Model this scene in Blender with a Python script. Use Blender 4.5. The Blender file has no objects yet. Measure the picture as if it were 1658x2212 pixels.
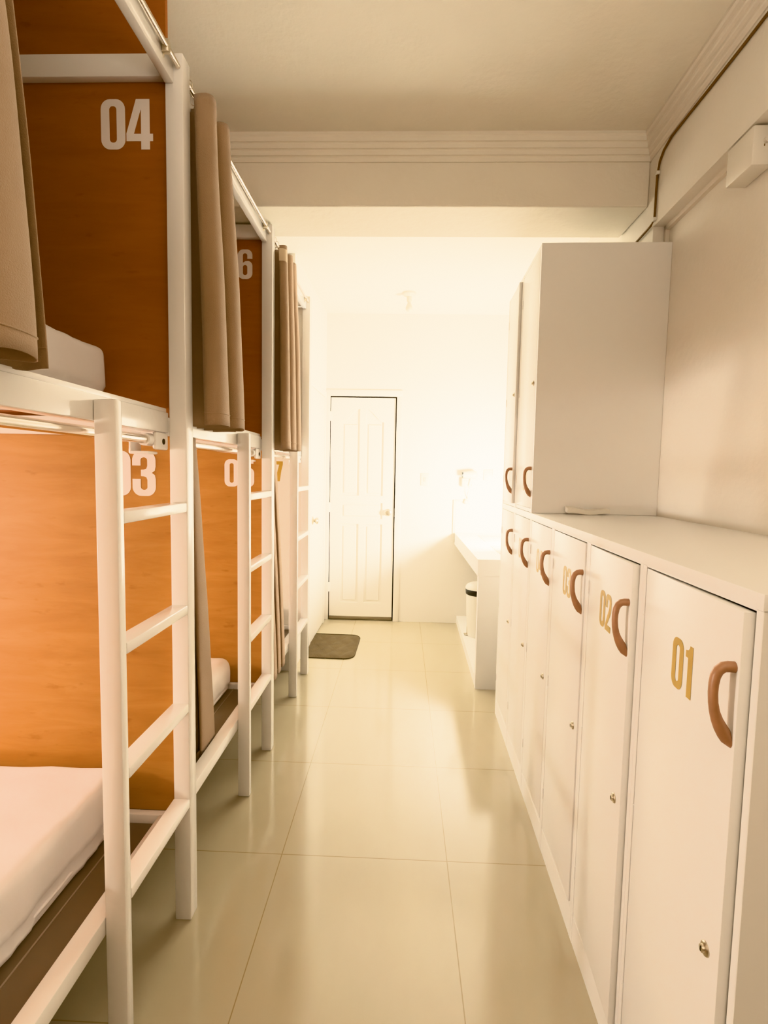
import bpy, bmesh, math, random
from mathutils import Vector, Matrix, noise
random.seed(4)
SC = bpy.context.scene
COL = SC.collection
PI = math.pi

# ------------------------------------------------------------------ materials
def mat(name, col, rough=0.5, metal=0.0, spec=0.5, coat=0.0, bump=0.0, bscale=60, var=0.0, vscale=3.0, sheen=0.0):
    m = bpy.data.materials.new(name); m.use_nodes = True
    nt = m.node_tree; b = nt.nodes['Principled BSDF']
    b.inputs['Base Color'].default_value = (*col, 1)
    b.inputs['Roughness'].default_value = rough
    b.inputs['Metallic'].default_value = metal
    b.inputs['Specular IOR Level'].default_value = spec
    b.inputs['Coat Weight'].default_value = coat
    b.inputs['Coat Roughness'].default_value = 0.08
    b.inputs['Sheen Weight'].default_value = sheen
    tc = nt.nodes.new('ShaderNodeTexCoord')
    if var > 0:
        n = nt.nodes.new('ShaderNodeTexNoise'); n.inputs['Scale'].default_value = vscale; n.inputs['Detail'].default_value = 4
        nt.links.new(tc.outputs['Object'], n.inputs['Vector'])
        r = nt.nodes.new('ShaderNodeValToRGB')
        r.color_ramp.elements[0].position = 0.3; r.color_ramp.elements[1].position = 0.7
        r.color_ramp.elements[0].color = (*[c * (1 - var) for c in col], 1)
        r.color_ramp.elements[1].color = (*[min(1, c * (1 + var)) for c in col], 1)
        nt.links.new(n.outputs['Fac'], r.inputs['Fac']); nt.links.new(r.outputs['Color'], b.inputs['Base Color'])
    if bump > 0:
        n2 = nt.nodes.new('ShaderNodeTexNoise'); n2.inputs['Scale'].default_value = bscale; n2.inputs['Detail'].default_value = 3
        nt.links.new(tc.outputs['Object'], n2.inputs['Vector'])
        bp = nt.nodes.new('ShaderNodeBump'); bp.inputs['Strength'].default_value = bump; bp.inputs['Distance'].default_value = 0.01
        nt.links.new(n2.outputs['Fac'], bp.inputs['Height']); nt.links.new(bp.outputs['Normal'], b.inputs['Normal'])
    return m

M = {}
M['wall'] = mat('wall_paint', (0.86, 0.81, 0.73), 0.65, bump=0.12, bscale=40, var=0.015)
M['ceil'] = mat('ceiling_paint', (0.88, 0.82, 0.71), 0.75, bump=0.25, bscale=25, var=0.02)
M['trim'] = mat('trim_paint', (0.84, 0.77, 0.68), 0.6)
M['locker'] = mat('locker_paint', (0.88, 0.857, 0.825), 0.32, bump=0.03, bscale=30)
M['metal'] = mat('white_enamel', (0.86, 0.825, 0.785), 0.22, coat=0.4, bump=0.04, bscale=45)
M['door'] = mat('door_paint', (0.88, 0.83, 0.75), 0.45)
M['chrome'] = mat('chrome', (0.72, 0.66, 0.58), 0.18, metal=1.0)
M['steel'] = mat('lock_steel', (0.62, 0.56, 0.45), 0.3, metal=1.0)
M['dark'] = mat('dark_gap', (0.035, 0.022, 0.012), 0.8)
M['curtain'] = mat('taupe_cloth', (0.36, 0.255, 0.178), 0.9, bump=0.25, bscale=420, var=0.06, vscale=4, sheen=0.15)
M['tape'] = mat('header_tape', (0.62, 0.50, 0.36), 0.9)
M['sheet'] = mat('white_sheet', (0.85, 0.80, 0.78), 0.6, bump=0.1, bscale=14)
M['satin'] = mat('white_satin_sheet', (0.86, 0.80, 0.74), 0.35, bump=0.3, bscale=12)
M['base'] = mat('bed_board', (0.17, 0.135, 0.10), 0.5, var=0.12, vscale=2)
M['far_wall'] = mat('far_wall_paint', (.30, .24, .18), .8)  # for the unseen wall behind the camera, darkened to cut its bounce light
M['edging'] = mat('grey_edging', (.34, .28, .22), .5)
M['handle'] = mat('brown_plastic', (0.37, 0.20, 0.12), 0.4, var=0.12, vscale=40)
M['gold'] = mat('gold_vinyl', (0.50, 0.325, 0.085), 0.35)
M['white_vinyl'] = mat('white_vinyl', (0.90, 0.82, 0.77), 0.5)
M['cable'] = mat('brown_cable', (0.15, 0.07, 0.02), 0.6)
M['plastic'] = mat('white_plastic', (0.84, 0.80, 0.72), 0.35)
M['fixture'] = mat('aged_white_plastic', (0.66, 0.62, 0.54), 0.4)  # white plastic, darkened so it stays readable in the nook's glare
M['fixture_grey'] = mat('grey_plastic', (0.42, 0.39, 0.34), 0.5)
M['black'] = mat('black_plastic', (0.008, 0.007, 0.005), 0.4)
M['mirror'] = mat('mirror_silver', (0.85, 0.85, 0.83), 0.03, metal=1.0)
M['strip'] = mat('door_sweep', (0.20, 0.16, 0.10), 0.5)

def plywood(name, c0, c1, c2):
    m = bpy.data.materials.new(name); m.use_nodes = True
    nt = m.node_tree; b = nt.nodes['Principled BSDF']
    b.inputs['Roughness'].default_value = 0.55; b.inputs['Specular IOR Level'].default_value = 0.3
    tc = nt.nodes.new('ShaderNodeTexCoord'); mp = nt.nodes.new('ShaderNodeMapping')
    mp.inputs['Scale'].default_value = (1.6, 1.6, 9.0)
    nt.links.new(tc.outputs['Object'], mp.inputs['Vector'])
    n = nt.nodes.new('ShaderNodeTexNoise'); n.inputs['Scale'].default_value = 2.2; n.inputs['Detail'].default_value = 8; n.inputs['Roughness'].default_value = 0.62; n.inputs['Distortion'].default_value = 0.5
    nt.links.new(mp.outputs['Vector'], n.inputs['Vector'])
    r = nt.nodes.new('ShaderNodeValToRGB')
    e = r.color_ramp.elements
    e[0].position = 0.22; e[0].color = (*c0, 1)
    e[1].position = 0.78; e[1].color = (*c2, 1)
    x = e.new(0.5); x.color = (*c1, 1)
    nt.links.new(n.outputs['Fac'], r.inputs['Fac'])
    # small knots / dark flecks
    mp2 = nt.nodes.new('ShaderNodeMapping'); mp2.inputs['Scale'].default_value = (5, 5, 14)
    nt.links.new(tc.outputs['Object'], mp2.inputs['Vector'])
    n2 = nt.nodes.new('ShaderNodeTexNoise'); n2.inputs['Scale'].default_value = 2.5; n2.inputs['Detail'].default_value = 5
    nt.links.new(mp2.outputs['Vector'], n2.inputs['Vector'])
    r2 = nt.nodes.new('ShaderNodeValToRGB'); r2.color_ramp.elements[0].position = 0.24; r2.color_ramp.elements[1].position = 0.36
    r2.color_ramp.elements[0].color = (0.80, 0.74, 0.68, 1); r2.color_ramp.elements[1].color = (1, 1, 1, 1)
    nt.links.new(n2.outputs['Fac'], r2.inputs['Fac'])
    mx = nt.nodes.new('ShaderNodeMix'); mx.data_type = 'RGBA'; mx.blend_type = 'MULTIPLY'; mx.inputs['Factor'].default_value = 1
    nt.links.new(r.outputs['Color'], mx.inputs['A']); nt.links.new(r2.outputs['Color'], mx.inputs['B'])
    nt.links.new(mx.outputs['Result'], b.inputs['Base Color'])
    return m
M['ply'] = plywood('honey_plywood', (.315, .140, .040), (.38, .182, .055), (.445, .228, .077))  # plywood with the lower pods' lamplight mixed into its colour
M['ply_dark'] = plywood('dark_stained_plywood', (.285, .094, .027), (.33, .113, .032), (.375, .135, .040))  # same plywood with the upper pods' shade mixed into its colour

def floor_mat():
    m = bpy.data.materials.new('polished_floor_tile'); m.use_nodes = True
    nt = m.node_tree; b = nt.nodes['Principled BSDF']; L = nt.links
    tc = nt.nodes.new('ShaderNodeTexCoord'); sp = nt.nodes.new('ShaderNodeSeparateXYZ')
    L.new(tc.outputs['Object'], sp.inputs['Vector'])
    def mth(op, a, bb=None):
        n = nt.nodes.new('ShaderNodeMath'); n.operation = op
        for i, v in enumerate((a, bb)):
            if v is None: continue
            if isinstance(v, (int, float)): n.inputs[i].default_value = v
            else: L.new(v, n.inputs[i])
        return n.outputs[0]
    def line(s, off, wdt):
        a = mth('ADD', s, 60 - off + 0.3)
        a = mth('MODULO', a, 0.6)
        a = mth('SUBTRACT', a, 0.3)
        a = mth('ABSOLUTE', a)
        return mth('LESS_THAN', a, wdt)
    g = mth('MAXIMUM', line(sp.outputs['X'], -0.4101, 0.0016), line(sp.outputs['Y'], 3.5833 - 3.6, 0.0016))
    n = nt.nodes.new('ShaderNodeTexNoise'); n.inputs['Scale'].default_value = 1.8; n.inputs['Detail'].default_value = 5
    mp = nt.nodes.new('ShaderNodeMapping'); mp.inputs['Scale'].default_value = (1.4, 0.5, 1)
    L.new(tc.outputs['Object'], mp.inputs['Vector']); L.new(mp.outputs['Vector'], n.inputs['Vector'])
    r = nt.nodes.new('ShaderNodeValToRGB')
    r.color_ramp.elements[0].position = 0.3; r.color_ramp.elements[0].color = (0.405, 0.348, 0.25, 1)
    r.color_ramp.elements[1].position = 0.7; r.color_ramp.elements[1].color = (0.455, 0.398, 0.295, 1)
    L.new(n.outputs['Fac'], r.inputs['Fac'])
    mx = nt.nodes.new('ShaderNodeMix'); mx.data_type = 'RGBA'
    L.new(g, mx.inputs['Factor']); L.new(r.outputs['Color'], mx.inputs['A']); mx.inputs['B'].default_value = (0.29, 0.23, 0.135, 1)
    L.new(mx.outputs['Result'], b.inputs['Base Color'])
    b.inputs['Roughness'].default_value = 0.13
    b.inputs['Specular IOR Level'].default_value = 0.5
    return m
M['floor'] = floor_mat()

# ------------------------------------------------------------------ mesh helpers
def bx(bm, x0, x1, y0, y1, z0, z1, bev=0.0, seg=2):
    r = bmesh.ops.create_cube(bm, size=1)
    vs = r['verts']
    for v in vs:
        v.co = Vector(((x0 + x1) / 2 + v.co.x * (x1 - x0), (y0 + y1) / 2 + v.co.y * (y1 - y0), (z0 + z1) / 2 + v.co.z * (z1 - z0)))
    if bev > 0:
        es = list({e for v in vs for e in v.link_edges})
        bmesh.ops.bevel(bm, geom=es, offset=bev, segments=seg, affect='EDGES', profile=0.5, clamp_overlap=True)

def cyl(bm, p0, p1, r0, r1=None, seg=20, cap=True):
    p0 = Vector(p0); p1 = Vector(p1); d = p1 - p0
    r1 = r0 if r1 is None else r1
    q = d.to_track_quat('Z', 'Y').to_matrix().to_4x4()
    bmesh.ops.create_cone(bm, cap_ends=cap, segments=seg, radius1=r0, radius2=r1, depth=d.length,
                          matrix=Matrix.Translation((p0 + p1) / 2) @ q)

def lathe(bm, prof, cx, cy, seg=32, axis='Z', sx=1.0, sy=1.0):
    rings = []
    for (r, h) in prof:
        ring = []
        for i in range(seg):
            a = 2 * PI * i / seg
            c, s = r * math.cos(a) * sx, r * math.sin(a) * sy
            if axis == 'Z': p = (cx[0] + c, cx[1] + s, cx[2] + h)
            elif axis == 'X': p = (cx[0] + h, cx[1] + c, cx[2] + s)
            else: p = (cx[0] + c, cx[1] + h, cx[2] + s)
            ring.append(bm.verts.new(p))
        rings.append(ring)
    for a, b in zip(rings, rings[1:]):
        for i in range(seg):
            j = (i + 1) % seg
            bm.faces.new((a[i], a[j], b[j], b[i]))
    bm.faces.new(rings[0][::-1]); bm.faces.new(rings[-1])

def tube(bm, pts, rad, seg=10):
    pts = [Vector(p) for p in pts]
    rings = []
    for i, p in enumerate(pts):
        d = (pts[min(i + 1, len(pts) - 1)] - pts[max(i - 1, 0)]).normalized()
        up = Vector((0, 0, 1)) if abs(d.z) < 0.95 else Vector((1, 0, 0))
        a = d.cross(up).normalized(); b = d.cross(a).normalized()
        r = rad[i] if isinstance(rad, (list, tuple)) else rad
        rings.append([bm.verts.new(p + a * r * math.cos(2 * PI * k / seg) + b * r * math.sin(2 * PI * k / seg)) for k in range(seg)])
    for A, B in zip(rings, rings[1:]):
        for k in range(seg):
            j = (k + 1) % seg
            bm.faces.new((A[k], A[j], B[j], B[k]))
    bm.faces.new(rings[0][::-1]); bm.faces.new(rings[-1])

def torus(bm, c, R, r, axis='Y', sR=28, sr=10):
    g = []
    for i in range(sR):
        a = 2 * PI * i / sR; ring = []
        for j in range(sr):
            b = 2 * PI * j / sr
            p = (R + r * math.cos(b)); q = r * math.sin(b)
            if axis == 'Y': v = (c[0] + p * math.cos(a), c[1] + q, c[2] + p * math.sin(a))
            elif axis == 'X': v = (c[0] + q, c[1] + p * math.cos(a), c[2] + p * math.sin(a))
            else: v = (c[0] + p * math.cos(a), c[1] + p * math.sin(a), c[2] + q)
            ring.append(bm.verts.new(v))
        g.append(ring)
    for i in range(sR):
        for j in range(sr):
            bm.faces.new((g[i][j], g[(i + 1) % sR][j], g[(i + 1) % sR][(j + 1) % sr], g[i][(j + 1) % sr]))

def prism(bm, poly, fn, a, b):
    """extrude polygon poly [(p,q)] between levels a and b; fn(p,q,t)->xyz"""
    A = [bm.verts.new(fn(p, q, a)) for p, q in poly]; B = [bm.verts.new(fn(p, q, b)) for p, q in poly]
    n = len(poly)
    for i in range(n):
        j = (i + 1) % n
        bm.faces.new((A[i], A[j], B[j], B[i]))
    bm.faces.new(A[::-1]); bm.faces.new(B)

def link(name, bm, m, parent=None, smooth=None, loc=None):
    bmesh.ops.recalc_face_normals(bm, faces=bm.faces)
    me = bpy.data.meshes.new(name); bm.to_mesh(me); bm.free()
    if m is not None: me.materials.append(m)
    if smooth in (30, 40): smooth = 25
    if smooth is not None:
        for p in me.polygons: p.use_smooth = True
        if smooth < 179:
            me.set_sharp_from_angle(angle=math.radians(smooth))
    o = bpy.data.objects.new(name, me); COL.objects.link(o)
    if parent is not None: o.parent = parent
    if loc is not None: o.location = loc
    return o

def nb(): return bmesh.new()

def tag(o, label, cat, group=None):
    o['label'] = label; o['category'] = cat
    if group: o['group'] = group
    return o

def thing(name, label, cat, loc=(0, 0, 0), rz=0.0, group=None):
    o = bpy.data.objects.new(name, None); COL.objects.link(o)
    o.empty_display_size = 0.1
    o.location = loc; o.rotation_euler = (0, 0, rz)
    return tag(o, label, cat, group)

def struct(name, bm, m, parent=None, smooth=None):
    o = link(name, bm, m, parent, smooth)
    if parent is None: o['kind'] = 'structure'
    return o

def box_obj(name, m, parent, x0, x1, y0, y1, z0, z1, bev=0.0015, seg=2):
    b = nb(); bx(b, x0, x1, y0, y1, z0, z1, bev, seg)
    return link(name, b, m, parent, smooth=40 if bev else None)

# ------------------------------------------------------------------ digits (condensed bold)
def arc(cx, cy, rx, ry, a0, a1, n=8):
    return [(cx + rx * math.cos(math.radians(a0 + (a1 - a0) * i / n)), cy + ry * math.sin(math.radians(a0 + (a1 - a0) * i / n))) for i in range(n + 1)]
def rr(x0, x1, y0, y1, r, n=6):
    return (arc(x1 - r, y1 - r, r, r, 0, 90, n) + arc(x0 + r, y1 - r, r, r, 90, 180, n) + arc(x0 + r, y0 + r, r, r, 180, 270, n) + arc(x1 - r, y0 + r, r, r, 270, 360, n))
W_ = .54; a_, b_ = .192, .348; R_ = .2
TL = arc(R_, 1 - R_, R_, R_, 180, 90); TR = arc(W_ - R_, 1 - R_, R_, R_, 90, 0)
BR = arc(W_ - R_, R_, R_, R_, 0, -90); BL = arc(R_, R_, R_, R_, -90, -180)
cm = (a_ + b_) / 2; cr = (b_ - a_) / 2
IT = arc(cm, .80, cr, .065, 0, 180)          # inner top, right -> left
IB = arc(cm, .20, cr, .065, 180, 360)        # inner bottom, left -> right
DIG = {
 '0': [rr(0, W_, 0, 1, R_), rr(a_, b_, .14, .86, .07)],
 '1': [[(.17, 0), (.38, 0), (.38, 1), (.24, 1), (.225, .95), (.18, .905), (.10, .885), (.06, .88), (.06, .75), (.17, .75)]],
 '2': [[(0, .62)] + TL + TR + [(W_, .70)] + arc(.24, .66, .30, .30, 0, -35, 5) + [(.225, .19), (.225, .165), (.53, .165), (.53, 0), (0, 0), (0, .14), (.32, .60), (b_, .68)] + IT + [(a_, .62)]],
 '3': [[(0, .68)] + TL + TR + [(W_, .66), (.52, .57), (.45, .52), (.52, .47), (W_, .38)] + BR + BL + [(0, .38), (a_, .38)] + IB + [(b_, .36), (.325, .42), (.27, .44), (.20, .445), (.20, .585), (.27, .59), (.325, .61), (b_, .67)] + IT + [(a_, .68)]],
 '4': [[(.20, 1), (.50, 1), (.50, .315), (.57, .315), (.57, .165), (.50, .165), (.50, 0), (.305, 0), (.305, .165), (-.02, .165), (-.02, .32)], [(.305, .315), (.15, .315), (.305, .80)]],
 '5': [[(.03, 1), (.51, 1), (.51, .85), (.20, .85), (.20, .66), (.27, .69)] + arc(W_ - .2, .5, .2, .2, 80, 0, 6) + BR + BL + [(0, .36), (a_, .36)] + IB + [(b_, .48)] + arc(cm, .49, cr, .06, 0, 180, 6) + [(.02, .47)]],
 '6': [[(W_, .68)] + TR[::-1] + TL[::-1] + BL[::-1] + BR[::-1] + [(W_, .43)] + arc(W_ - .17, .44, .17, .17, 0, 90, 6) + [(.27, .60), (a_, .55)] + IT[::-1] + [(b_, .68)], rr(a_, b_, .135, .47, .07)],
 '7': [[(0, 1), (.50, 1), (.50, .84), (.42, .52), (.34, 0), (.12, 0), (.19, .42), (.30, .83), (0, .83)]],
 '8': [[(0, .68)] + TL + TR + [(W_, .63), (.475, .53), (W_, .43)] + BR + BL + [(0, .43), (.065, .53), (0, .63)], rr(a_, b_, .59, .865, .07), rr(a_, b_, .135, .47, .07)],
}
def number(name, txt, h, m, parent, place, stretch=1.0, label=None):
    """flat vinyl numerals; place(u,v)->xyz with u,v in metres centred on the text"""
    cu = bpy.data.curves.new(name, 'CURVE'); cu.dimensions = '2D'; cu.fill_mode = 'BOTH'
    tot = len(txt) * W_ + (len(txt) - 1) * .04; x = -tot / 2
    for ch in txt:
        for path in DIG[ch]:
            s = cu.splines.new('POLY'); s.points.add(len(path) - 1); s.use_cyclic_u = True
            for p, (u, v) in zip(s.points, path): p.co = ((x + u) * h * stretch, (v - .5) * h, 0, 1)
        x += W_ + .04
    tmp = bpy.data.objects.new('tmp', cu); COL.objects.link(tmp)
    dg = bpy.context.evaluated_depsgraph_get()
    me = bpy.data.meshes.new_from_object(tmp.evaluated_get(dg))
    bpy.data.objects.remove(tmp); bpy.data.curves.remove(cu)
    for v in me.vertices: v.co = place(v.co.x, v.co.y)
    me.name = name; me.materials.clear(); me.materials.append(m)
    o = bpy.data.objects.new(name, me); COL.objects.link(o)
    if parent is not None: o.parent = parent
    if label: o['label'] = label
    return o

# ------------------------------------------------------------------ camera
F, YAW, PITCH, ROLL, CAMH = 1122.6996, -.0342, -.0765, .0188, 1.3976
cy, sy, cp, sp_, cr_, sr = math.cos(YAW), math.sin(YAW), math.cos(PITCH), math.sin(PITCH), math.cos(ROLL), math.sin(ROLL)
fw = Vector((sy * cp, cy * cp, sp_)); rt = Vector((cy, -sy, 0)); up = rt.cross(fw)
R2 = cr_ * rt + sr * up; U2 = -sr * rt + cr_ * up
cd = bpy.data.cameras.new('camera'); cam = bpy.data.objects.new('camera', cd); COL.objects.link(cam)
cd.sensor_fit = 'VERTICAL'; cd.sensor_height = 36; cd.lens = F * 36 / 2212; cd.clip_start = 0.05
mw = Matrix(((R2.x, U2.x, -fw.x, 0), (R2.y, U2.y, -fw.y, 0), (R2.z, U2.z, -fw.z, CAMH), (0, 0, 0, 1)))
cam.matrix_world = mw
SC.camera = cam

# ------------------------------------------------------------------ room shell
LA = 0.0239; XL = 0.4993               # the locker row runs along x = XL + LA*y
def lx(u, y): return XL + u + LA * y
ZC = 2.82; YB = 4.80; YF = -1.6; XR = 0.521      # recess wall offset from locker front line
XW = -2.78
b = nb(); bx(b, XW - .1, 1.4, YF - .1, YB + .1, -.1, 0); struct('floor', b, M['floor'])
b = nb(); bx(b, XW - .1, 1.4, YF - .1, YB + .1, ZC, ZC + .1); struct('ceiling', b, M['ceil'])
# back wall with door opening (x -.685..-.065, z 0..2.085)
DX0, DX1, DZ = -.672, -.068, 2.08
b = nb()
bx(b, -.9, DX0 - .012, YB, YB + .1, 0, ZC); bx(b, DX1 + .012, 1.4, YB, YB + .1, 0, ZC); bx(b, DX0 - .012, DX1 + .012, YB, YB + .1, DZ + .012, ZC)
bx(b, DX0 - .012, DX1 + .012, YB + .07, YB + .1, 0, DZ + .012)
struct('wall_back', b, M['wall'])
b = nb(); bx(b, XW - .1, 1.4, YF - .1, YF, 0, ZC); struct('wall_front', b, M['far_wall'])
# right wall, recessed below a thicker upper band
b = nb()
def rp(p, q, t): return (lx(p, t), t, q)
prism(b, [(XR, 0), (XR + .15, 0), (XR + .15, ZC), (XR, ZC)], rp, YF, YB)
HD = .4607
prism(b, [(HD, 2.43), (XR, 2.43), (XR, ZC), (HD, ZC)], rp, YF, 2.272)
prism(b, [(HD, 2.357), (XR, 2.357), (XR, ZC), (HD, ZC)], rp, 2.272, 3.1)
struct('wall_right', b, M['wall'])
b = nb()
prism(b, [(XR - .016, 2.412), (XR, 2.412), (XR, 2.43), (XR - .016, 2.43)], rp, YF, 2.270)
prism(b, [(XR - .016, 2.357), (XR, 2.357), (XR, 2.43), (XR - .016, 2.43)], rp, 2.256, 2.270)
struct('trim_4', b, M['trim'])
# left: dormitory wall behind the beds, end wall of the last pod, nook wall with a side door
b = nb()
bx(b, XW - .1, XW, YF, 3.6, 0, ZC)
bx(b, XW - .1, -.735, 3.512, 3.60, 0, ZC)
NX0, NX1 = -.735, -.712
prism(b, [(-.86, 3.60), (NX0, 3.60), (NX1, YB), (-.86, YB)], lambda p, q, t: (p, q, t), 0, ZC)
struct('wall_left', b, M['wall'])
# ceiling beam and stepped cornices
BY0, BY1, BZ = 2.333, 2.63, 2.54
b = nb(); bx(b, XW, lx(HD, 2.33), BY0, BY1, BZ, ZC, .006, 2); struct('trim_1', b, M['ceil'])
def steps(d, h):   # profile (out, down) of a stepped cornice
    pr = [(0, 0), (d, 0), (d, -.012)]
    n = 4
    for i in range(n):
        o0 = d * (1 - (i + .25) / (n + .2)); o1 = d * (1 - (i + .95) / (n + .2)); z0 = -.012 - (h - .012) * (i + .1) / n; z1 = -.012 - (h - .012) * (i + .9) / n
        pr += [(o0, z0), (o0 - .004, z0 - .004), (o1, z1), (o1 + .003, z1 - .003)]
    pr += [(0, -h)]
    return pr
pf = steps(.045, .100)
b = nb(); prism(b, [(BY0 - o, ZC + z) for o, z in pf], lambda p, q, t: (t, p, q), XW, lx(HD, 2.3)); struct('trim_2', b, M['ceil'])
b = nb(); prism(b, [(HD - o, ZC + z) for o, z in pf], rp, YF, BY0); struct('trim_3', b, M['trim'])

# ------------------------------------------------------------------ back door
def panel_door(name, w, h, m):
    """leaf in local coords: x 0..w, front face y=0 (facing -y), z 0..h, with moulded panels"""
    b = nb()
    bx(b, 0, w, 0.016, .045, 0, h)
    st = .105 * w / .6
    # stiles and rails standing 8 mm proud
    def slab(x0, x1, z0, z1): bx(b, x0, x1, 0, .016, z0, z1)
    slab(0, st, 0, h); slab(w - st, w, 0, h); mx0, mx1 = w / 2 - .028, w / 2 + .028
    z1, z2, z3, z4, z5 = .14, .885, .935, 1.085, 1.15
    slab(st, w - st, 0, z1); slab(st, w - st, z2, z3); slab(st, w - st, z4, z5)
    slab(mx0, mx1, z1, z2); slab(mx0, mx1, z5, h - .10)
    # arched head over the two tall panels
    zt = h - .22
    def head(xa, xb, flip):
        pts = []
        for i in range(13):
            t = i / 12; s = t if not flip else 1 - t
            pts.append((xa + (xb - xa) * t, zt + .12 * (0.5 - .5 * math.cos(PI * s)) * .95 + .006 * s))
        poly = pts + [(xb, h), (xa, h)]
        prism(b, poly, lambda p, q, t: (p, t, q), 0, .016)
    head(st, mx0, False); head(mx1, w - st, True); bx(b, mx0, mx1, 0, .016, h - .10, h)
    # raised fields
    for (x0, x1, za, zb) in ((st, mx0, z1, z2), (mx1, w - st, z1, z2), (st, w - st, z3, z4), (st, mx0, z5, zt), (mx1, w - st, z5, zt)):
        g = .022
        bx(b, x0 + g, x1 - g, .006, .018, za + g, zb - g, .005, 1)
    return link(name, b, m, smooth=30)

def round_knob(parent, loc, axis, m):
    b = nb()
    s = -1
    pr = [(.033, 0), (.033, .004), (.026, .008), (.012, .012), (.012, .018), (.018, .022), (.026, .030), (.027, .040), (.021, .047), (.006, .049)]
    if axis == 'Y': lathe(b, [(r, -h) for r, h in pr], loc, 0, 28, 'Y')
    else: lathe(b, pr, loc, 0, 28, 'X')
    return link('door_knob', b, m, parent, smooth=40)

d1 = bpy.data.objects.new('door_1', None); COL.objects.link(d1); d1['kind'] = 'structure'
d1.location = (DX0, YB, 0)
lf = panel_door('door_leaf', DX1 - DX0 - .012, DZ - .034, M['door']); lf.parent = d1; lf.location = (.004, .012, .026)
b = nb(); w = DX1 - DX0
bx(b, -.060, -.002, -.012, .0, 0, DZ + .06, .003); bx(b, w + .004, w + .058, -.012, .0, 0, DZ + .06, .003); bx(b, -.060, w + .058, -.0125, .0, DZ + .004, DZ + .06, .003)
link('door_frame', b, M['door'], d1, smooth=30)
box_obj('door_sweep', M['strip'], d1, .004, w - .006, .003, .030, .004, .036, .006)
round_knob(d1, (w - .062, .012, 1.024), 'Y', M['steel'])
b = nb(); bx(b, w - .002, w + .0005, .006, .013, .985, 1.065, 0); link('strike_plate', b, M['steel'], d1)
for z in (.27, 1.02, 1.86):
    b = nb(); cyl(b, (-.001, .006, z), (-.001, .006, z + .085), .007); bx(b, -.012, .016, .006, .011, z, z + .085, .001)
    link('hinge', b, M['door'], d1, smooth=40)
# dark sheet behind the leaf, standing in for shade in its gap
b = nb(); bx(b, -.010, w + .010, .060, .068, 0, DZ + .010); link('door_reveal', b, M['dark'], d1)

# side door of the nook on the left wall
d2 = bpy.data.objects.new('door_2', None); COL.objects.link(d2); d2['kind'] = 'structure'
ang = math.atan2(NX1 - NX0, YB - 3.60)
def nx(y): return NX0 + (NX1 - NX0) * (y - 3.60) / (YB - 3.60)
d2.location = (nx(4.06), 4.06, 0); d2.rotation_euler = (0, 0, -ang)
b = nb(); bx(b, .0005, .012, 0, .60, .01, 2.05, .003); link('door_leaf', b, M['door'], d2, smooth=30)
b = nb()
for (y0, y1) in ((-.06, -.004), (.604, .66)): bx(b, .0005, .016, y0, y1, 0, 2.11, .003)
bx(b, .0005, .0165, -.06, .66, 2.055, 2.11, .003); link('door_frame', b, M['door'], d2, smooth=30)
round_knob(d2, (.012, .062, 1.0), 'X', M['steel'])

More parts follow.
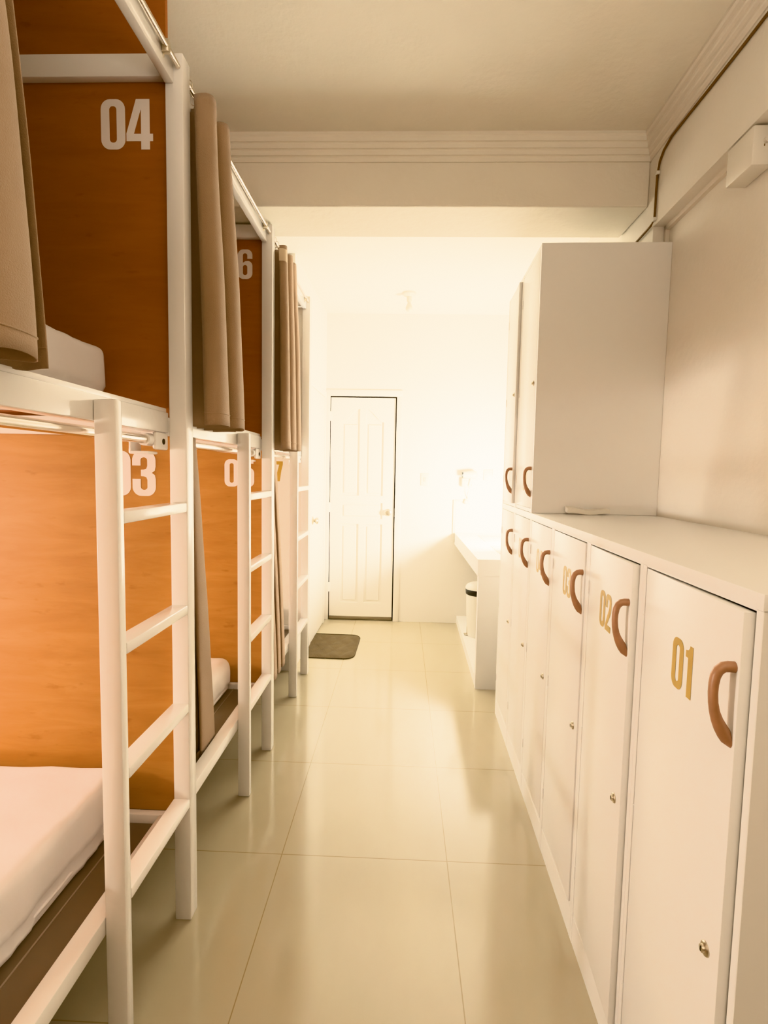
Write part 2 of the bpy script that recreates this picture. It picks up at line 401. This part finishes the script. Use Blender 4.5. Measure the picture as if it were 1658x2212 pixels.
# ------------------------------------------------------------------ bunk beds (frame pods along the left)
PITCHY = .985; PY = 1.49
XA, XI = -.625, -.675      # aisle face and inner face of the posts
def bunk(k, label):
    Y = PY + PITCHY * k
    t = thing('bunk_bed', label, 'bunk bed', (0, Y, 0), 0, 'white steel bunk pods with ladders along the left')
    me = M['metal']
    def post(y, x0, x1): return box_obj('post', me, t, x0, x1, y, y + .05, 0, 2.53, .003)
    post(0, XI, XA); post(0, XW + .03, XW + .08)
    if k == 0: post(-PITCHY, XI, XA); post(-PITCHY, XW + .03, XW + .08)
    y0, y1 = -PITCHY + .05, 0
    xr = XW + .03
    RX0, RX1 = -.722, -.6757
    for nm, x0, x1, za, zb in (('side_rail', RX0, RX1, .295, .340), ('side_rail', RX0, RX1, 1.498, 1.556), ('side_rail', XI, -.650, 2.450, 2.505),
                               ('side_rail', xr, xr + .05, .295, .340), ('side_rail', xr, xr + .05, 1.498, 1.556)):
        box_obj(nm, me, t, x0, x1, y0, y1 - .0005, za, zb, .003)
    cb = ((2.470, 2.530), (1.490, 1.543), (.295, .338))
    for za, zb in cb:
        box_obj('crossbar', me, t, xr + .05, XI, 0, .025, za, zb, .003)
        if k == 0: box_obj('crossbar', me, t, xr + .05, XI, -PITCHY, -PITCHY + .025, za, zb, .003)
    # ladder
    b = nb(); bx(b, XI, XA, -.370, -.342, 0, 1.545, .004); st = link('ladder_stile', b, me, t, smooth=40)
    for z in (1.270, .967, .667, .367):
        box_obj('rung', me, st, XI, XA, -.342, 0, z, z + .028, .004)
    # boards the mattresses lie on
    box_obj('bed_base', M['base'], t, xr + .051, RX0 - .001, y0, -.002, .298, .312, .001)
    box_obj('bed_base', M['metal'], t, xr + .02, RX1 - .006, y0, -.002, 1.5565, 1.568, .001)
    b = nb(); bx(b, -.815, -.811, y0, -.002, .312, .314, 0); link('base_edging', b, M['edging'], t)
    # partition boards with numerals
    if k < 2:
        b = nb()
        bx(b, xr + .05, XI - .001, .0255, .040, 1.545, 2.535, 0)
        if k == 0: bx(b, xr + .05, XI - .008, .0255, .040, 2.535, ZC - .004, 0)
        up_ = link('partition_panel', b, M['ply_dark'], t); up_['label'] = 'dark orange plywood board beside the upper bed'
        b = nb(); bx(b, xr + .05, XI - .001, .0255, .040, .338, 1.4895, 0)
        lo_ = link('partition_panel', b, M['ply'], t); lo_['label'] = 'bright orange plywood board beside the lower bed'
        n1, n2 = ('04', '03') if k == 0 else ('06', '05')
        number('number_decal', n1, .135, M['white_vinyl'], up_, lambda u, v: (-.798 + u, .0248, 2.360 + v), .96, 'white numerals ' + n1)
        cxn = -.801 if k == 0 else -.79
        number('number_decal', n2, .132, M['white_vinyl'], lo_, lambda u, v: (cxn + u, .0248, 1.380 + v), .98, 'white numerals ' + n2)
    if k == 0:
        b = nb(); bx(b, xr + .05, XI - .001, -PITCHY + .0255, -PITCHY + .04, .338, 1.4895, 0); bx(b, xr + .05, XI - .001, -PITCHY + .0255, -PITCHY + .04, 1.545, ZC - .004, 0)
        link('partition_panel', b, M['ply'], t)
    if k == 2:
        for za, zb, nm in ((1.545, 2.469, None), (.338, 1.4895, '07')):
            b = nb(); bx(b, xr + .05, XI - .001, .0085 + .017, .020 + .0125, za, zb, 0)
            pn = link('partition_panel', b, M['wall'], t); pn['label'] = 'white board at the end of the bunk'
            if nm: number('number_decal', nm, .135, M['gold'], pn, lambda u, v: (-.872 + u, .0248, 1.390 + v), .94, 'gold numerals ' + nm)
    # curtain rods
    b = nb(); cyl(b, (-.638, y0 + .001, 2.494), (-.638, -.001, 2.494), .0075); link('curtain_rod', b, M['chrome'], t, smooth=60)
    b = nb(); bx(b, -.650, -.630, -.075, -.060, 2.478, 2.510, .003); bx(b, -.660, -.646, -.066, -.062, 2.470, 2.500, .001); link('rod_clip', b, M['steel'], t, smooth=40)
    b = nb(); cyl(b, (-.700, y0 + .001, 1.475), (-.700, -.085, 1.475), .0125); link('curtain_rod', b, M['chrome'], t, smooth=60)
    b = nb()
    bx(b, -.690, -.677, -.075, -.0005, 1.448, 1.4975, .006)
    cyl(b, (-.700, -.100, 1.475), (-.700, -.055, 1.475), .0175)
    bx(b, -.745, -.690, -.095, -.040, 1.435, 1.443, .003); bx(b, -.745, -.737, -.095, -.040, 1.437, 1.4975, .003)
    br = link('rod_bracket', b, M['metal'], t, smooth=40)
    b = nb(); cyl(b, (-.6772, -.032, 1.472), (-.6760, -.032, 1.472), .0085); link('bolt_hole', b, M['dark'], br)
    return t
bunk(0, 'nearest white steel bunk pod, with orange boards numbered 03 and 04')
bunk(1, 'middle white steel bunk pod, with orange boards numbered 05 and 06')
bunk(2, 'farthest white steel bunk pod, against the white end wall')
# ------------------------------------------------------------------ mattresses
def rounded_grid(dx, dy, dz, r, nx_, ny_, nz_):
    bm = nb(); V = {}
    def pt(p):
        q = Vector(p); h = Vector((dx / 2, dy / 2, dz / 2))
        inner = Vector([max(-h[i] + r, min(h[i] - r, q[i])) for i in range(3)])
        d = q - inner
        return inner + d.normalized() * r if d.length > 1e-9 else q
    def key(p): return tuple(round(c, 5) for c in p)
    def vert(p):
        k = key(p)
        if k not in V: V[k] = bm.verts.new(pt(p))
        return V[k]
    def lin(n, d):
        # denser rows close to the rounded rims
        e = [-d / 2 + r * (1 - math.cos(PI / 2 * i / 4)) for i in range(4)]
        mid = [-d / 2 + r + (d - 2 * r) * i / n for i in range(n + 1)]
        return e + mid + [-v for v in e[::-1]]
    X, Y, Z = lin(nx_, dx), lin(ny_, dy), lin(nz_, dz)
    def face(A, B, fn):
        for i in range(len(A) - 1):
            for j in range(len(B) - 1):
                try: bm.faces.new((vert(fn(A[i], B[j])), vert(fn(A[i + 1], B[j])), vert(fn(A[i + 1], B[j + 1])), vert(fn(A[i], B[j + 1]))))
                except ValueError: pass
    for s in (-1, 1):
        face(X, Y, lambda a, c: (a, c, s * dz / 2)); face(X, Z, lambda a, c: (a, s * dy / 2, c)); face(Y, Z, lambda a, c: (s * dx / 2, a, c))
    return bm
def mattress(label, x1, y0, y1, z0, z1, m, r, seed, wr=.006, group='white mattresses on the bunks'):
    x0 = XW + .085
    dx, dy, dz = x1 - x0, y1 - y0, z1 - z0
    t = thing('mattress', label, 'mattress', ((x0 + x1) / 2, (y0 + y1) / 2, z0), 0, group)
    bm = rounded_grid(dx, dy, dz, r, 60, 40, 8)
    bmesh.ops.recalc_face_normals(bm, faces=bm.faces)
    bm.normal_update()
    for v in bm.verts:
        n = v.normal.copy(); p = v.co.copy()
        top = max(0, n.z)
        d = wr * (noise.noise(Vector((p.x * 5 + seed, p.y * 7, p.z * 6))) - .3)
        d += wr * .5 * top * noise.noise(Vector((p.x * 9 + seed, p.y * 26, 0)))
        side = max(0, n.x)
        low = max(0, min(1, (.05 - p.z) / .12))
        d += side * low * wr * 1.1 * noise.noise(Vector((p.y * 24 + 6 * p.z, p.z * 4, seed))) 
        d -= side * .010 * (1 if p.z < -dz / 2 + .055 and p.z > -dz / 2 + .035 else 0)
        if p.z < -dz / 2 + .03 and n.z < -.5: d = 0
        v.co = p + n * min(d, wr * .5)
    for v in bm.verts: v.co.z += dz / 2
    link('mattress_body', bm, m, t, smooth=180)
    # seam piping on the aisle side
    b = nb(); tube(b, [(dx / 2 - r * .25, -dy / 2 + r + (dy - 2 * r) * i / 20, .030 + .001 * math.sin(i * 1.7)) for i in range(21)], .0045, 8)
    link('piping', b, m, t, smooth=180)
    return t
mattress('white mattress on the nearest lower bunk, in front of the 03 board', -.832, 0.565, 1.487, .313, .497, M['sheet'], .03, 1.3, .010)
mattress('white mattress on the nearest upper bunk, in front of the 04 board', -.845, 0.565, 1.487, 1.569, 1.738, M['sheet'], .028, 4.1)
mattress('glossy white mattress on the middle lower bunk, in front of the 05 board', -.815, 1.55, 2.472, .313, .495, M['satin'], .055, 7.7, .014)
mattress('white mattress on the farthest lower bunk, behind its ladder', -.80, 2.535, 3.457, .313, .49, M['sheet'], .03, 9.2)

# ------------------------------------------------------------------ curtains
def curtain(label, z0, z1, top, bot, n, ph=0.0, rod=None, tape=False, sharp=1.0, loops=True):
    """top/bot = (xc, amp, y0, y1); n = number of pleats"""
    t = thing('curtain', label, 'curtain', ((bot[0]), (bot[2] + bot[3]) / 2, z0), 0, 'taupe bunk curtains')
    ox, oy, oz = t.location
    bm = nb(); NU, NZ = 32 * n + 1, 44
    G = []
    def pos(u, s):
        e = s ** 1.3
        xc = bot[0] + (top[0] - bot[0]) * e; am = bot[1] + (top[1] - bot[1]) * e
        ya = bot[2] + (top[2] - bot[2]) * e; yb = bot[3] + (top[3] - bot[3]) * e
        w = 2 * PI * n * u + ph
        c = math.cos(w); c = math.copysign(abs(c) ** .75, c)
        pitch = (yb - ya) / n
        x = xc + am * c * (1 + .12 * noise.noise(Vector((u * 5, s * 2.2, n + ph))))
        y = ya + (yb - ya) * u + .20 * pitch * math.sin(2 * w) * (0.6 + .4 * (1 - s)) + .010 * noise.noise(Vector((u * 4, s * 3, 3 + ph)))
        return x, y
    for j in range(NZ + 1):
        s = j / NZ; row = []
        for i in range(NU):
            u = i / (NU - 1)
            x, y = pos(u, s)
            z = z0 + (z1 - z0) * s
            z += .008 * noise.noise(Vector((u * 9, 1.0, ph))) * (1 - s) + (.006 * math.cos(2 * PI * n * u + ph) * s)
            row.append(bm.verts.new((x - ox, y - oy, z - oz)))
        G.append(row)
    for a, c in zip(G, G[1:]):
        for i in range(NU - 1): bm.faces.new((a[i], a[i + 1], c[i + 1], c[i]))
    bmesh.ops.recalc_face_normals(bm, faces=bm.faces)
    bm.normal_update()
    bmesh.ops.solidify(bm, geom=bm.faces[:], thickness=.0028)
    link('curtain_cloth', bm, M['curtain'], t, smooth=180)
    # stitched hem band at the foot
    b = nb()
    for side in (1,):
        pr = []
        for i in range(NU):
            x, y = pos(i / (NU - 1), .03); pr.append((x - ox, y - oy))
        tube(b, [(x, y, z0 + .035 - oz) for x, y in pr], .0016, 6)
    link('hem', b, M['curtain'], t, smooth=180)
    if rod is not None:
        for i in range(2 * n + 1):
            u = min(1, max(0, i / (2 * n)))
            x, y = pos(u, .985)
            b = nb(); torus(b, (rod[0] - ox, y - oy, rod[1] - .007 - oz), .0165, .0016, 'Y', 24, 8)
            z_ = rod[1] - .0235 - oz
            tube(b, [(rod[0] - ox, y - oy, z_), (rod[0] - ox + (x - rod[0]) * .5, y - oy, z_ - .006), (x - ox, y - oy, z1 - .012 - oz)], .0014, 6)
            link('curtain_ring', b, M['chrome'], t, smooth=180)
    if tape:
        b = nb()
        N = 8; pts = []
        ua, ub = tape
        for i in range(N + 1):
            u = ua + (ub - ua) * i / N
            pts.append([pos(u, s_) for s_ in (.925, .955, .985)])
        vs = [[b.verts.new((p[0] - ox - 0.0, p[1] - oy - .004, z0 + (z1 - z0) * s_ - oz)) for p, s_ in zip(r_, (.925, .955, .985))] for r_ in pts]
        for r0, r1 in zip(vs, vs[1:]):
            for q in range(2): b.faces.new((r0[q], r1[q], r1[q + 1], r0[q + 1]))
        link('header_tape', b, M['tape'], t, smooth=180)
    return t
curtain('taupe curtain at the nearest upper bunk, cut off at the left edge', 1.565, 2.462, (-.640, .055, .56, .80), (-.632, .055, .59, .905), 2, 4.9, (-.638, 2.494))
curtain('taupe curtain hanging before the 06 board at the middle upper bunk', 1.528, 2.462, (-.632, .064, 1.55, 1.80), (-.608, .078, 1.55, 1.84), 2, 4.84, (-.638, 2.494))
curtain('taupe curtain at the farthest upper bunk, with a pale tape patch at its top', 1.502, 2.462, (-.632, .060, 2.545, 2.86), (-.622, .068, 2.545, 2.92), 3, 5.0, (-.638, 2.494), tape=(.0, .07))
curtain('taupe curtain hanging inside the middle lower bunk, beside the 05 board', .325, 1.492, (-.700, .016, 1.552, 1.70), (-.742, .014, 1.555, 1.95), 2, 1.0, None)
curtain('taupe curtain hanging inside the farthest lower bunk, beside the gold 07', .312, 1.492, (-.705, .012, 2.545, 2.83), (-.654, .016, 2.545, 2.83), 3, 1.0, None)

# ------------------------------------------------------------------ lockers
RZ = -math.atan(LA)
def locker_loc(v, z=0.0): return (XL + LA * v, v, z)
def handle_mesh():
    """bowed pull: thin bracket at the top, flared foot at the bottom (out = -x)"""
    path = [(0, .1195, .0085), (-.010, .1198, .0083), (-.019, .1185, .0080), (-.0265, .1130, .0076), (-.0310, .1040, .0072), (-.0330, .0920, .0068), (-.0333, .0780, .0066),
            (-.0318, .0630, .0067), (-.0285, .0490, .0073), (-.0235, .0365, .0085), (-.0175, .0260, .0098), (-.0110, .0170, .0105), (-.0045, .0085, .0100), (0, .0030, .0085)]
    b = nb(); rings = []; n = len(path)
    for i, (x, z, r) in enumerate(path):
        a, c = path[max(i - 1, 0)], path[min(i + 1, n - 1)]
        d = Vector((c[0] - a[0], 0, c[1] - a[1])).normalized(); q = Vector((d.z, 0, -d.x))
        if i in (0, n - 1): q = Vector((0, 0, 1)) if i == 0 else Vector((0, 0, 1))
        if i == 0: q = -q if q.dot(Vector((path[1][1], 0, 0))) < 0 else q
        hw_ = .0082
        ring = []
        for k in range(14):
            t = 2 * PI * k / 14
            p = Vector((x * .84, 0, z)) + q * (r * math.cos(t)) + Vector((0, hw_ * math.sin(t), 0))
            p.x = min(p.x, 0)
            ring.append(p)
        rings.append(ring)
    # keep ring order consistent
    for i in range(1, n):
        if (rings[i][0] - rings[i - 1][0]).length > (rings[i][7] - rings[i - 1][0]).length:
            r_ = rings[i]; rings[i] = [r_[(7 - k) % 14] for k in range(14)]
    R = [[b.verts.new(p) for p in r_] for r_ in rings]
    for A, B in zip(R, R[1:]):
        for k in range(14): b.faces.new((A[k], A[(k + 1) % 14], B[(k + 1) % 14], B[k]))
    b.faces.new(R[0]); b.faces.new(R[-1][::-1])
    return b
def locker(v0, v1, z0, z1, num, ajar, label, zd0, zd1, zh, zn, zk, offn=.184, first=False):
    w = v1 - v0; D = .5205 if z0 > 1 else .512
    t = thing('locker', label, 'locker', locker_loc(v0, z0), RZ, 'white numbered lockers along the right wall')
    H = z1 - z0; s = .0155
    b = nb()
    bx(b, 0, D, 0, s, 0, H, .001, 1); bx(b, 0, D, w - s, w, 0, H, .001, 1)
    bx(b, D - .012, D, s, w - s, 0, H); bx(b, .030, D, s, w - s, H - .016 if z0 > 1 else H - .012, H); bx(b, .001, .030, s, w - s, zd1 - z0 + .003, H)
    bx(b, .002, D, s, w - s, max(.002, zd0 - z0 - .018), zd0 - z0 - .002)
    if z0 < 1: bx(b, .001, .016, s, w - s, 0, zd0 - z0 - .018)
    link('carcass', b, M['locker'], t, smooth=30)
    # door, hinged at the far edge, opening at the near edge
    dw = w - 2 * s - .005; hz0, hz1 = zd0 - z0, zd1 - z0
    b = nb(); bx(b, 0, .018, -dw, 0, hz0, hz1, .0012, 2)
    d = link('locker_door', b, M['locker'], t, smooth=40)
    d.location = (.0005, w - s - .0025, 0)
    d.rotation_euler = (0, 0, -math.asin(ajar / dw))
    h = link('handle', handle_mesh(), M['handle'], d, smooth=45); h.location = (-.0003, -dw + .013, zh - z0)
    number('number_decal', num, .094, M['gold'], d, lambda u, v: (-.0006, -dw + offn - .015 - u, zn - z0 + v), .86, 'gold numerals ' + num)
    b = nb(); lathe(b, [(.0115, 0), (.0115, -.002), (.010, -.004), (.0065, -.0045), (.006, -.008), (.001, -.0085)], (-.0002, -dw + .036, zk - z0), 0, 24, 'X')
    k = link('lock', b, M['steel'], d, smooth=40)
    b = nb(); bx(b, -.0092, -.0086, -dw + .035, -dw + .037, zk - z0 - .004, zk - z0 + .004); link('keyhole', b, M['dark'], k)
    for zz in (hz0 + .12, (hz0 + hz1) / 2, hz1 - .12):
        b = nb(); cyl(b, (-.001, .0015, zz - .02), (-.001, .0015, zz + .02), .0022, None, 10); link('hinge', b, M['steel'] if False else M['locker'], d, smooth=60)
    return t
VB = [.745, 1.135, 1.490, 1.873, 2.235, 2.603, 2.975]
AJ = [.016, .015, .004, .001, .001, .001]
names = ['nearest low white locker with gold 01 on its slightly open door', 'low white locker with gold 02 on its slightly open door', 'low white locker with gold 03 on its door',
         'low white locker with gold 04 beside its brown handle', 'low white locker with gold 05, below the tall 07 locker', 'farthest low white locker with gold 06, next to the vanity counter']
for i in range(6):
    locker(VB[i], VB[i + 1], 0, 1.2095, '0%d' % (i + 1), AJ[i], names[i], .105, 1.2035, .997, 1.056, .642)
locker(VB[4], VB[5], 1.2355, 2.350, '07', .001, 'upper white locker with gold 07, nearer of the two standing on the low row', 1.2545, 2.330, 1.306, 1.372, 1.790, .15)
locker(VB[5], VB[6], 1.2355, 2.350, '08', .015, 'upper white locker with its door ajar, farther of the two standing on the low row', 1.2545, 2.330, 1.306, 1.372, 1.795, .12)
t = thing('locker_worktop', 'long white board lying on top of the low locker row', 'worktop', locker_loc(VB[0], 1.21), RZ)
box_obj('board', M['locker'], t, -.002, .5205, -.002, VB[6] - VB[0], 0, .025, .0015)

# small white strip left on the lockers
t = thing('plastic_strip', 'short white warped strip lying on the worktop against the tall locker', 'strip', (.775, 2.195, 1.236), .02)
bm = nb(); N = 14; rows = []
for i in range(N + 1):
    x = -.088 + .176 * i / N; lift = .004 * (1 + math.sin(i * .55 + .6)) + .003 * max(0, (i - 9) / 5) * 0
    rows.append([bm.verts.new((x, yy, zz + lift)) for yy, zz in ((-.014, 0), (.016, .006), (.016, .027 - .008 * i / N), (-.014, .020 - .005 * i / N))])
for a, c in zip(rows, rows[1:]):
    for q in range(4): bm.faces.new((a[q], a[(q + 1) % 4], c[(q + 1) % 4], c[q]))
bm.faces.new(rows[0]); bm.faces.new(rows[-1][::-1])
link('strip_body', bm, M['plastic'], t, smooth=40)

# ------------------------------------------------------------------ wall cable and box on the right
t = thing('wall_cable', 'thin brown cable clipped under the cornice along the right wall', 'cable', (lx(HD, 2.25), 2.25, 2.43))
ox, oy, oz = t.location
def hw(y, z, o=.006): return (lx(HD - o, y) - ox, y - oy, z - oz)
pts = [hw(y, 2.705 + .010 * math.sin(y * 3)) for y in (-1.4, -.6, 0, .5, .9, 1.2, 1.5, 1.7, 1.9, 2.05)]
pts += [hw(2.14, 2.705), hw(2.20, 2.690), hw(2.232, 2.665), hw(2.245, 2.63), hw(2.25, 2.56), hw(2.25, 2.50), hw(2.252, 2.452), hw(2.27, 2.432, .012), hw(2.40, 2.43, .010), hw(2.6, 2.425, .012), hw(3.05, 2.42, .012)]
b = nb(); tube(b, pts, .0046, 10); link('cable_run', b, M['cable'], t, smooth=180)
for (y, z) in ((.62, 2.712), (1.52, 2.700), (2.246, 2.628), (2.252, 2.450)):
    b = nb(); p = hw(y, z, .005)
    if z > 2.65: bx(b, p[0] - .009, p[0] + .006, p[1] - .008, p[1] + .008, p[2] - .011, p[2] + .011, .003)
    else: bx(b, p[0] - .009, p[0] + .006, p[1] - .010, p[1] + .010, p[2] - .007, p[2] + .007, .003)
    link('cable_clip', b, M['plastic'], t, smooth=40)

t = thing('wall_box', 'white rectangular junction box on the right wall below the cornice', 'junction box', (lx(XR, 1.69), 1.69, 2.36), RZ)
b = nb(); bx(b, -.062, -.0005, -.065, .065, -.048, .064, .005, 2); link('box_body', b, M['plastic'], t, smooth=40)
b = nb(); cyl(b, (-.024, -.065, .02), (-.024, -.074, .02), .009); cyl(b, (-.024, -.07, .02), (-.024, -.076, .02), .006); link('cable_gland', b, M['plastic'], t, smooth=40)
b = nb(); bx(b, -.030, -.028, -.0665, -.065, .004, .010); link('screw', b, M['cable'], t)

# ------------------------------------------------------------------ vanity counter at the far right
CX0, CZ = .490, .855
XN = lambda y: lx(XR, y)
t = thing('vanity_counter', 'white built-in vanity counter beyond the low lockers', 'counter', (CX0, 3.30, 0))
L = YB - 3.30 - .001; DW = .615
def wl(y): return lx(XR, 3.30 + y) - CX0 - .001
b = nb()
def slabp(x0, y0, y1, z0, z1):
    prism(b, [(x0, y0), (wl(y0), y0), (wl(y1), y1), (x0 + .0, y1)], lambda p, q, t_: (p, q, t_), z0, z1)
slabp(0, 0, L, CZ - .012, CZ)
link('counter_top', b, M['locker'], t)
b = nb()
bx(b, .003, .020, .018, L, CZ - .108, CZ - .012); prism(b, [(.003, .001), (wl(0), .001), (wl(0), .018), (.003, .018)], lambda p, q, t_: (p, q, t_), CZ - .108, CZ - .012)
link('apron', b, M['locker'], t)
b = nb(); prism(b, [(.010, .006), (wl(0), .006), (wl(0), .05), (.010, .05)], lambda p, q, t_: (p, q, t_), 0, CZ - .1085)
link('end_panel', b, M['locker'], t)
b = nb(); prism(b, [(.012, .0505), (wl(.05), .0505), (wl(L), L), (.042, L)], lambda p, q, t_: (p, q, t_), 0, .07)
link('plinth', b, M['locker'], t)
b = nb()
bx(b, .185, .52, .25, .64, CZ, CZ + .003, .002); bx(b, .185, .52, .86, 1.30, CZ, CZ + .003, .002)
link('basin_rim', b, M['plastic'], t, smooth=40)

# waste bin under the counter
t = thing('waste_bin', 'white pedal bin with domed lid and dark rim under the counter', 'bin', (.648, 4.22, .0705))
b = nb(); lathe(b, [(.085, 0), (.090, .01), (.098, .16), (.104, .33), (.104, .345)], (0, 0, 0), 0, 36); link('bin_body', b, M['plastic'], t, smooth=50)
b = nb(); lathe(b, [(.1045, .345), (.109, .349), (.112, .385), (.110, .392)], (0, 0, 0), 0, 36); link('rim', b, M['black'], t, smooth=50)
b = nb(); lathe(b, [(.112, .392), (.112, .402), (.103, .420), (.080, .434), (.045, .442), (.006, .444)], (0, 0, 0), 0, 36); link('lid', b, M['plastic'], t, smooth=50)
b = nb(); bx(b, -.116, -.088, -.026, .010, .008, .018, .003); bx(b, -.095, -.088, -.016, .002, .015, .075, .002); link('pedal', b, M['steel'], t, smooth=40)

# hair dryer on the back wall
t = thing('hair_dryer', 'white wall-mounted hair dryer with dark nozzle on the back wall', 'hair dryer', (.575, YB, 1.33))
b = nb(); bx(b, -.036, .046, -.060, -.0005, -.055, .028, .010, 3); link('holder', b, M['fixture'], t, smooth=40)
b = nb(); lathe(b, [(.026, -.028), (.028, -.02), (.034, .02), (.038, .06), (.036, .085), (.024, .098), (.004, .102)], (0, -.062, .058), 0, 28, 'X'); 
cyl(b, (.052, -.062, .04), (.030, -.062, -.045), .017, .014); dr = link('dryer_body', b, M['fixture'], t, smooth=50)
b = nb(); cyl(b, (-.040, -.062, .058), (-.028, -.062, .058), .0275, .0275, 28); link('nozzle', b, M['black'], dr, smooth=50)
b = nb(); tube(b, [(.030, -.062, -.045), (.030, -.064, -.07), (.022, -.055, -.10), (.02, -.03, -.13), (.025, -.012, -.16)], .004, 8); link('cord', b, M['fixture'], t, smooth=180)
b = nb()
for xx in (-.012, .006): cyl(b, (xx, -.0605, .005), (xx, -.0612, .005), .003, None, 10)
link('socket_holes', b, M['dark'], t)
b = nb(); bx(b, .047, .052, -.064, -.060, -.044, .018); link('dark_edge', b, M['black'], t)

# conduit, outlets, switch
t = thing('wall_conduit', 'thin white angled conduit with a pipe cup on the back wall above the counter end', 'conduit', (.488, YB, .77))
b = nb(); bx(b, -.016, .002, -.016, -.0005, -.0, .387, .003); bx(b, .002, .085, -.016, -.0005, .372, .387, .003); link('channel', b, M['fixture'], t, smooth=40)
b = nb(); lathe(b, [(.018, 0), (.021, -.02), (.021, -.04), (.012, -.048)], (.10, -.0005, .372), 0, 24, 'Y'); bx(b, .085, .118, -.012, -.0005, .35, .40, .003); link('socket_cup', b, M['fixture'], t, smooth=40)
b = nb(); bx(b, -.020, .006, -.018, -.0005, -.006, .0, .001); link('end_cap', b, M['fixture'], t)
b = nb(); bx(b, .0021, .0046, -.0165, -.0005, .0, .37); link('shadow_joint', b, M['fixture_grey'], t)  # thin grey strip along the channel's right edge

t = thing('light_switch', 'pale square switch plate on the back wall right of the door', 'switch', (.205, YB, 1.337))
b = nb(); bx(b, -.036, .036, -.008, -.0005, -.058, .058, .003); link('plate', b, M['fixture'], t, smooth=40)
b = nb(); bx(b, -.014, .014, -.011, -.008, -.020, .020, .002); link('rocker', b, M['fixture_grey'], t, smooth=40)

t = thing('wall_socket', 'white double socket plate on the back wall right of the hair dryer', 'socket', (.785, YB, 1.388))
b = nb(); bx(b, -.045, .040, -.010, -.0005, -.048, .048, .003); link('plate', b, M['fixture'], t, smooth=40)
b = nb(); bx(b, .036, .042, -.012, -.0005, -.048, .048, .001); link('grey_edge', b, M['steel'], t)

# ceiling lamp holder with bulb in the nook
t = thing('ceiling_bulb', 'white ceiling lamp holder with a bare bulb in front of the back wall', 'ceiling light', (.024, 4.25, ZC))
b = nb(); lathe(b, [(.054, -.0005), (.055, -.010), (.045, -.022), (.022, -.030), (.021, -.060), (.019, -.068)], (0, 0, 0), 0, 32); link('lamp_holder', b, M['fixture'], t, smooth=50)
b = nb(); lathe(b, [(.014, -.068), (.014, -.080), (.022, -.096), (.029, -.115), (.027, -.133), (.015, -.146), (.002, -.149)], (0, 0, 0), 0, 28); link('bulb', b, M['fixture'], t, smooth=60)

# door mat
t = thing('door_mat', 'brown quilted bath mat with rounded corners on the tiles before the back door', 'mat', (-.555, 4.055, 0), -.02)
bm = nb(); hx, hy, rc = .222, .282, .075; N = 44
G = {}
for i in range(N + 1):
    for j in range(N + 1):
        u = -1 + 2 * i / N; v = -1 + 2 * j / N
        x, y = u * hx, v * hy
        ax, ay = abs(x) - (hx - rc), abs(y) - (hy - rc)
        if ax > 0 and ay > 0:
            d = math.hypot(ax, ay); m_ = max(ax, ay)
            k_ = m_ / d if d > 0 else 1
            x = math.copysign(hx - rc + ax * k_, x); y = math.copysign(hy - rc + ay * k_, y)
        rim = min(1, (1 - max(abs(u), abs(v))) * 7)
        q = abs(math.sin((x + y * .55) * 26) * math.sin((x - y * .55) * 26)) ** .45
        z = .004 + rim * (.004 + .008 * q)
        G[i, j] = bm.verts.new((x, y, z))
for i in range(N):
    for j in range(N): bm.faces.new((G[i, j], G[i + 1, j], G[i + 1, j + 1], G[i, j + 1]))
bm.faces.ensure_lookup_table()
be = [e for e in bm.edges if e.is_boundary]
ex = bmesh.ops.extrude_edge_only(bm, edges=be)
for v in ex['geom']:
    if isinstance(v, bmesh.types.BMVert): v.co.z = 0.0005
M['mat'] = mat('brown_mat', (0.095, 0.068, 0.034), 0.95, bump=0.6, bscale=160, var=0.15, vscale=14)
link('mat_body', bm, M['mat'], t, smooth=60)
b = nb(); path = [(p[0] * 2 * (hx + .001), p[1] * 2 * (hy + .001)) for p in rr(-.5, .5, -.5, .5, .16, 6)]
tube(b, [(x, y, .006) for x, y in path + path[:1]], .0045, 8); link('binding', b, M['mat'], t, smooth=180)

# ------------------------------------------------------------------ light
def point(name, loc, power, col, r=.05):
    l = bpy.data.lights.new(name, 'POINT'); l.energy = power; l.color = col; l.shadow_soft_size = r
    o = bpy.data.objects.new(name, l); COL.objects.link(o); o.location = loc; return o
def area(name, loc, rot, sx_, sy_, power, col):
    l = bpy.data.lights.new(name, 'AREA'); l.shape = 'RECTANGLE'; l.size = sx_; l.size_y = sy_; l.energy = power; l.color = col
    o = bpy.data.objects.new(name, l); COL.objects.link(o); o.location = loc; o.rotation_euler = rot; return o
n_ = Vector((-.50, .82, .26)).normalized()
vl = area('vanity_light', (1.02, 3.80, 1.10), (0, 0, 0), .26, .26, 104, (1.0, .98, .885))
vl.rotation_euler = (-n_).to_track_quat('Z', 'Y').to_euler()
WARM = (1.0, .94, .84)
for k, pw in ((0, 50), (1, 46), (2, 30)):
    point('reading_light', (-2.45, PY + PITCHY * k - PITCHY + .22, 1.13), pw, WARM, .06)
area('dormitory_light', (.1, -.9, 1.95), (PI, 0, 0), 1.0, 1.0, 35, (1.0, .89, .76))  # unseen upward fill, added to brighten the ceiling and room by bounce
w = bpy.data.worlds.new('world'); SC.world = w; w.use_nodes = True
w.node_tree.nodes['Background'].inputs['Color'].default_value = (1, .85, .65, 1); w.node_tree.nodes['Background'].inputs['Strength'].default_value = .05
SC.view_settings.view_transform = 'Khronos PBR Neutral'
SC.view_settings.look = 'None'
SC.view_settings.exposure = 0.75
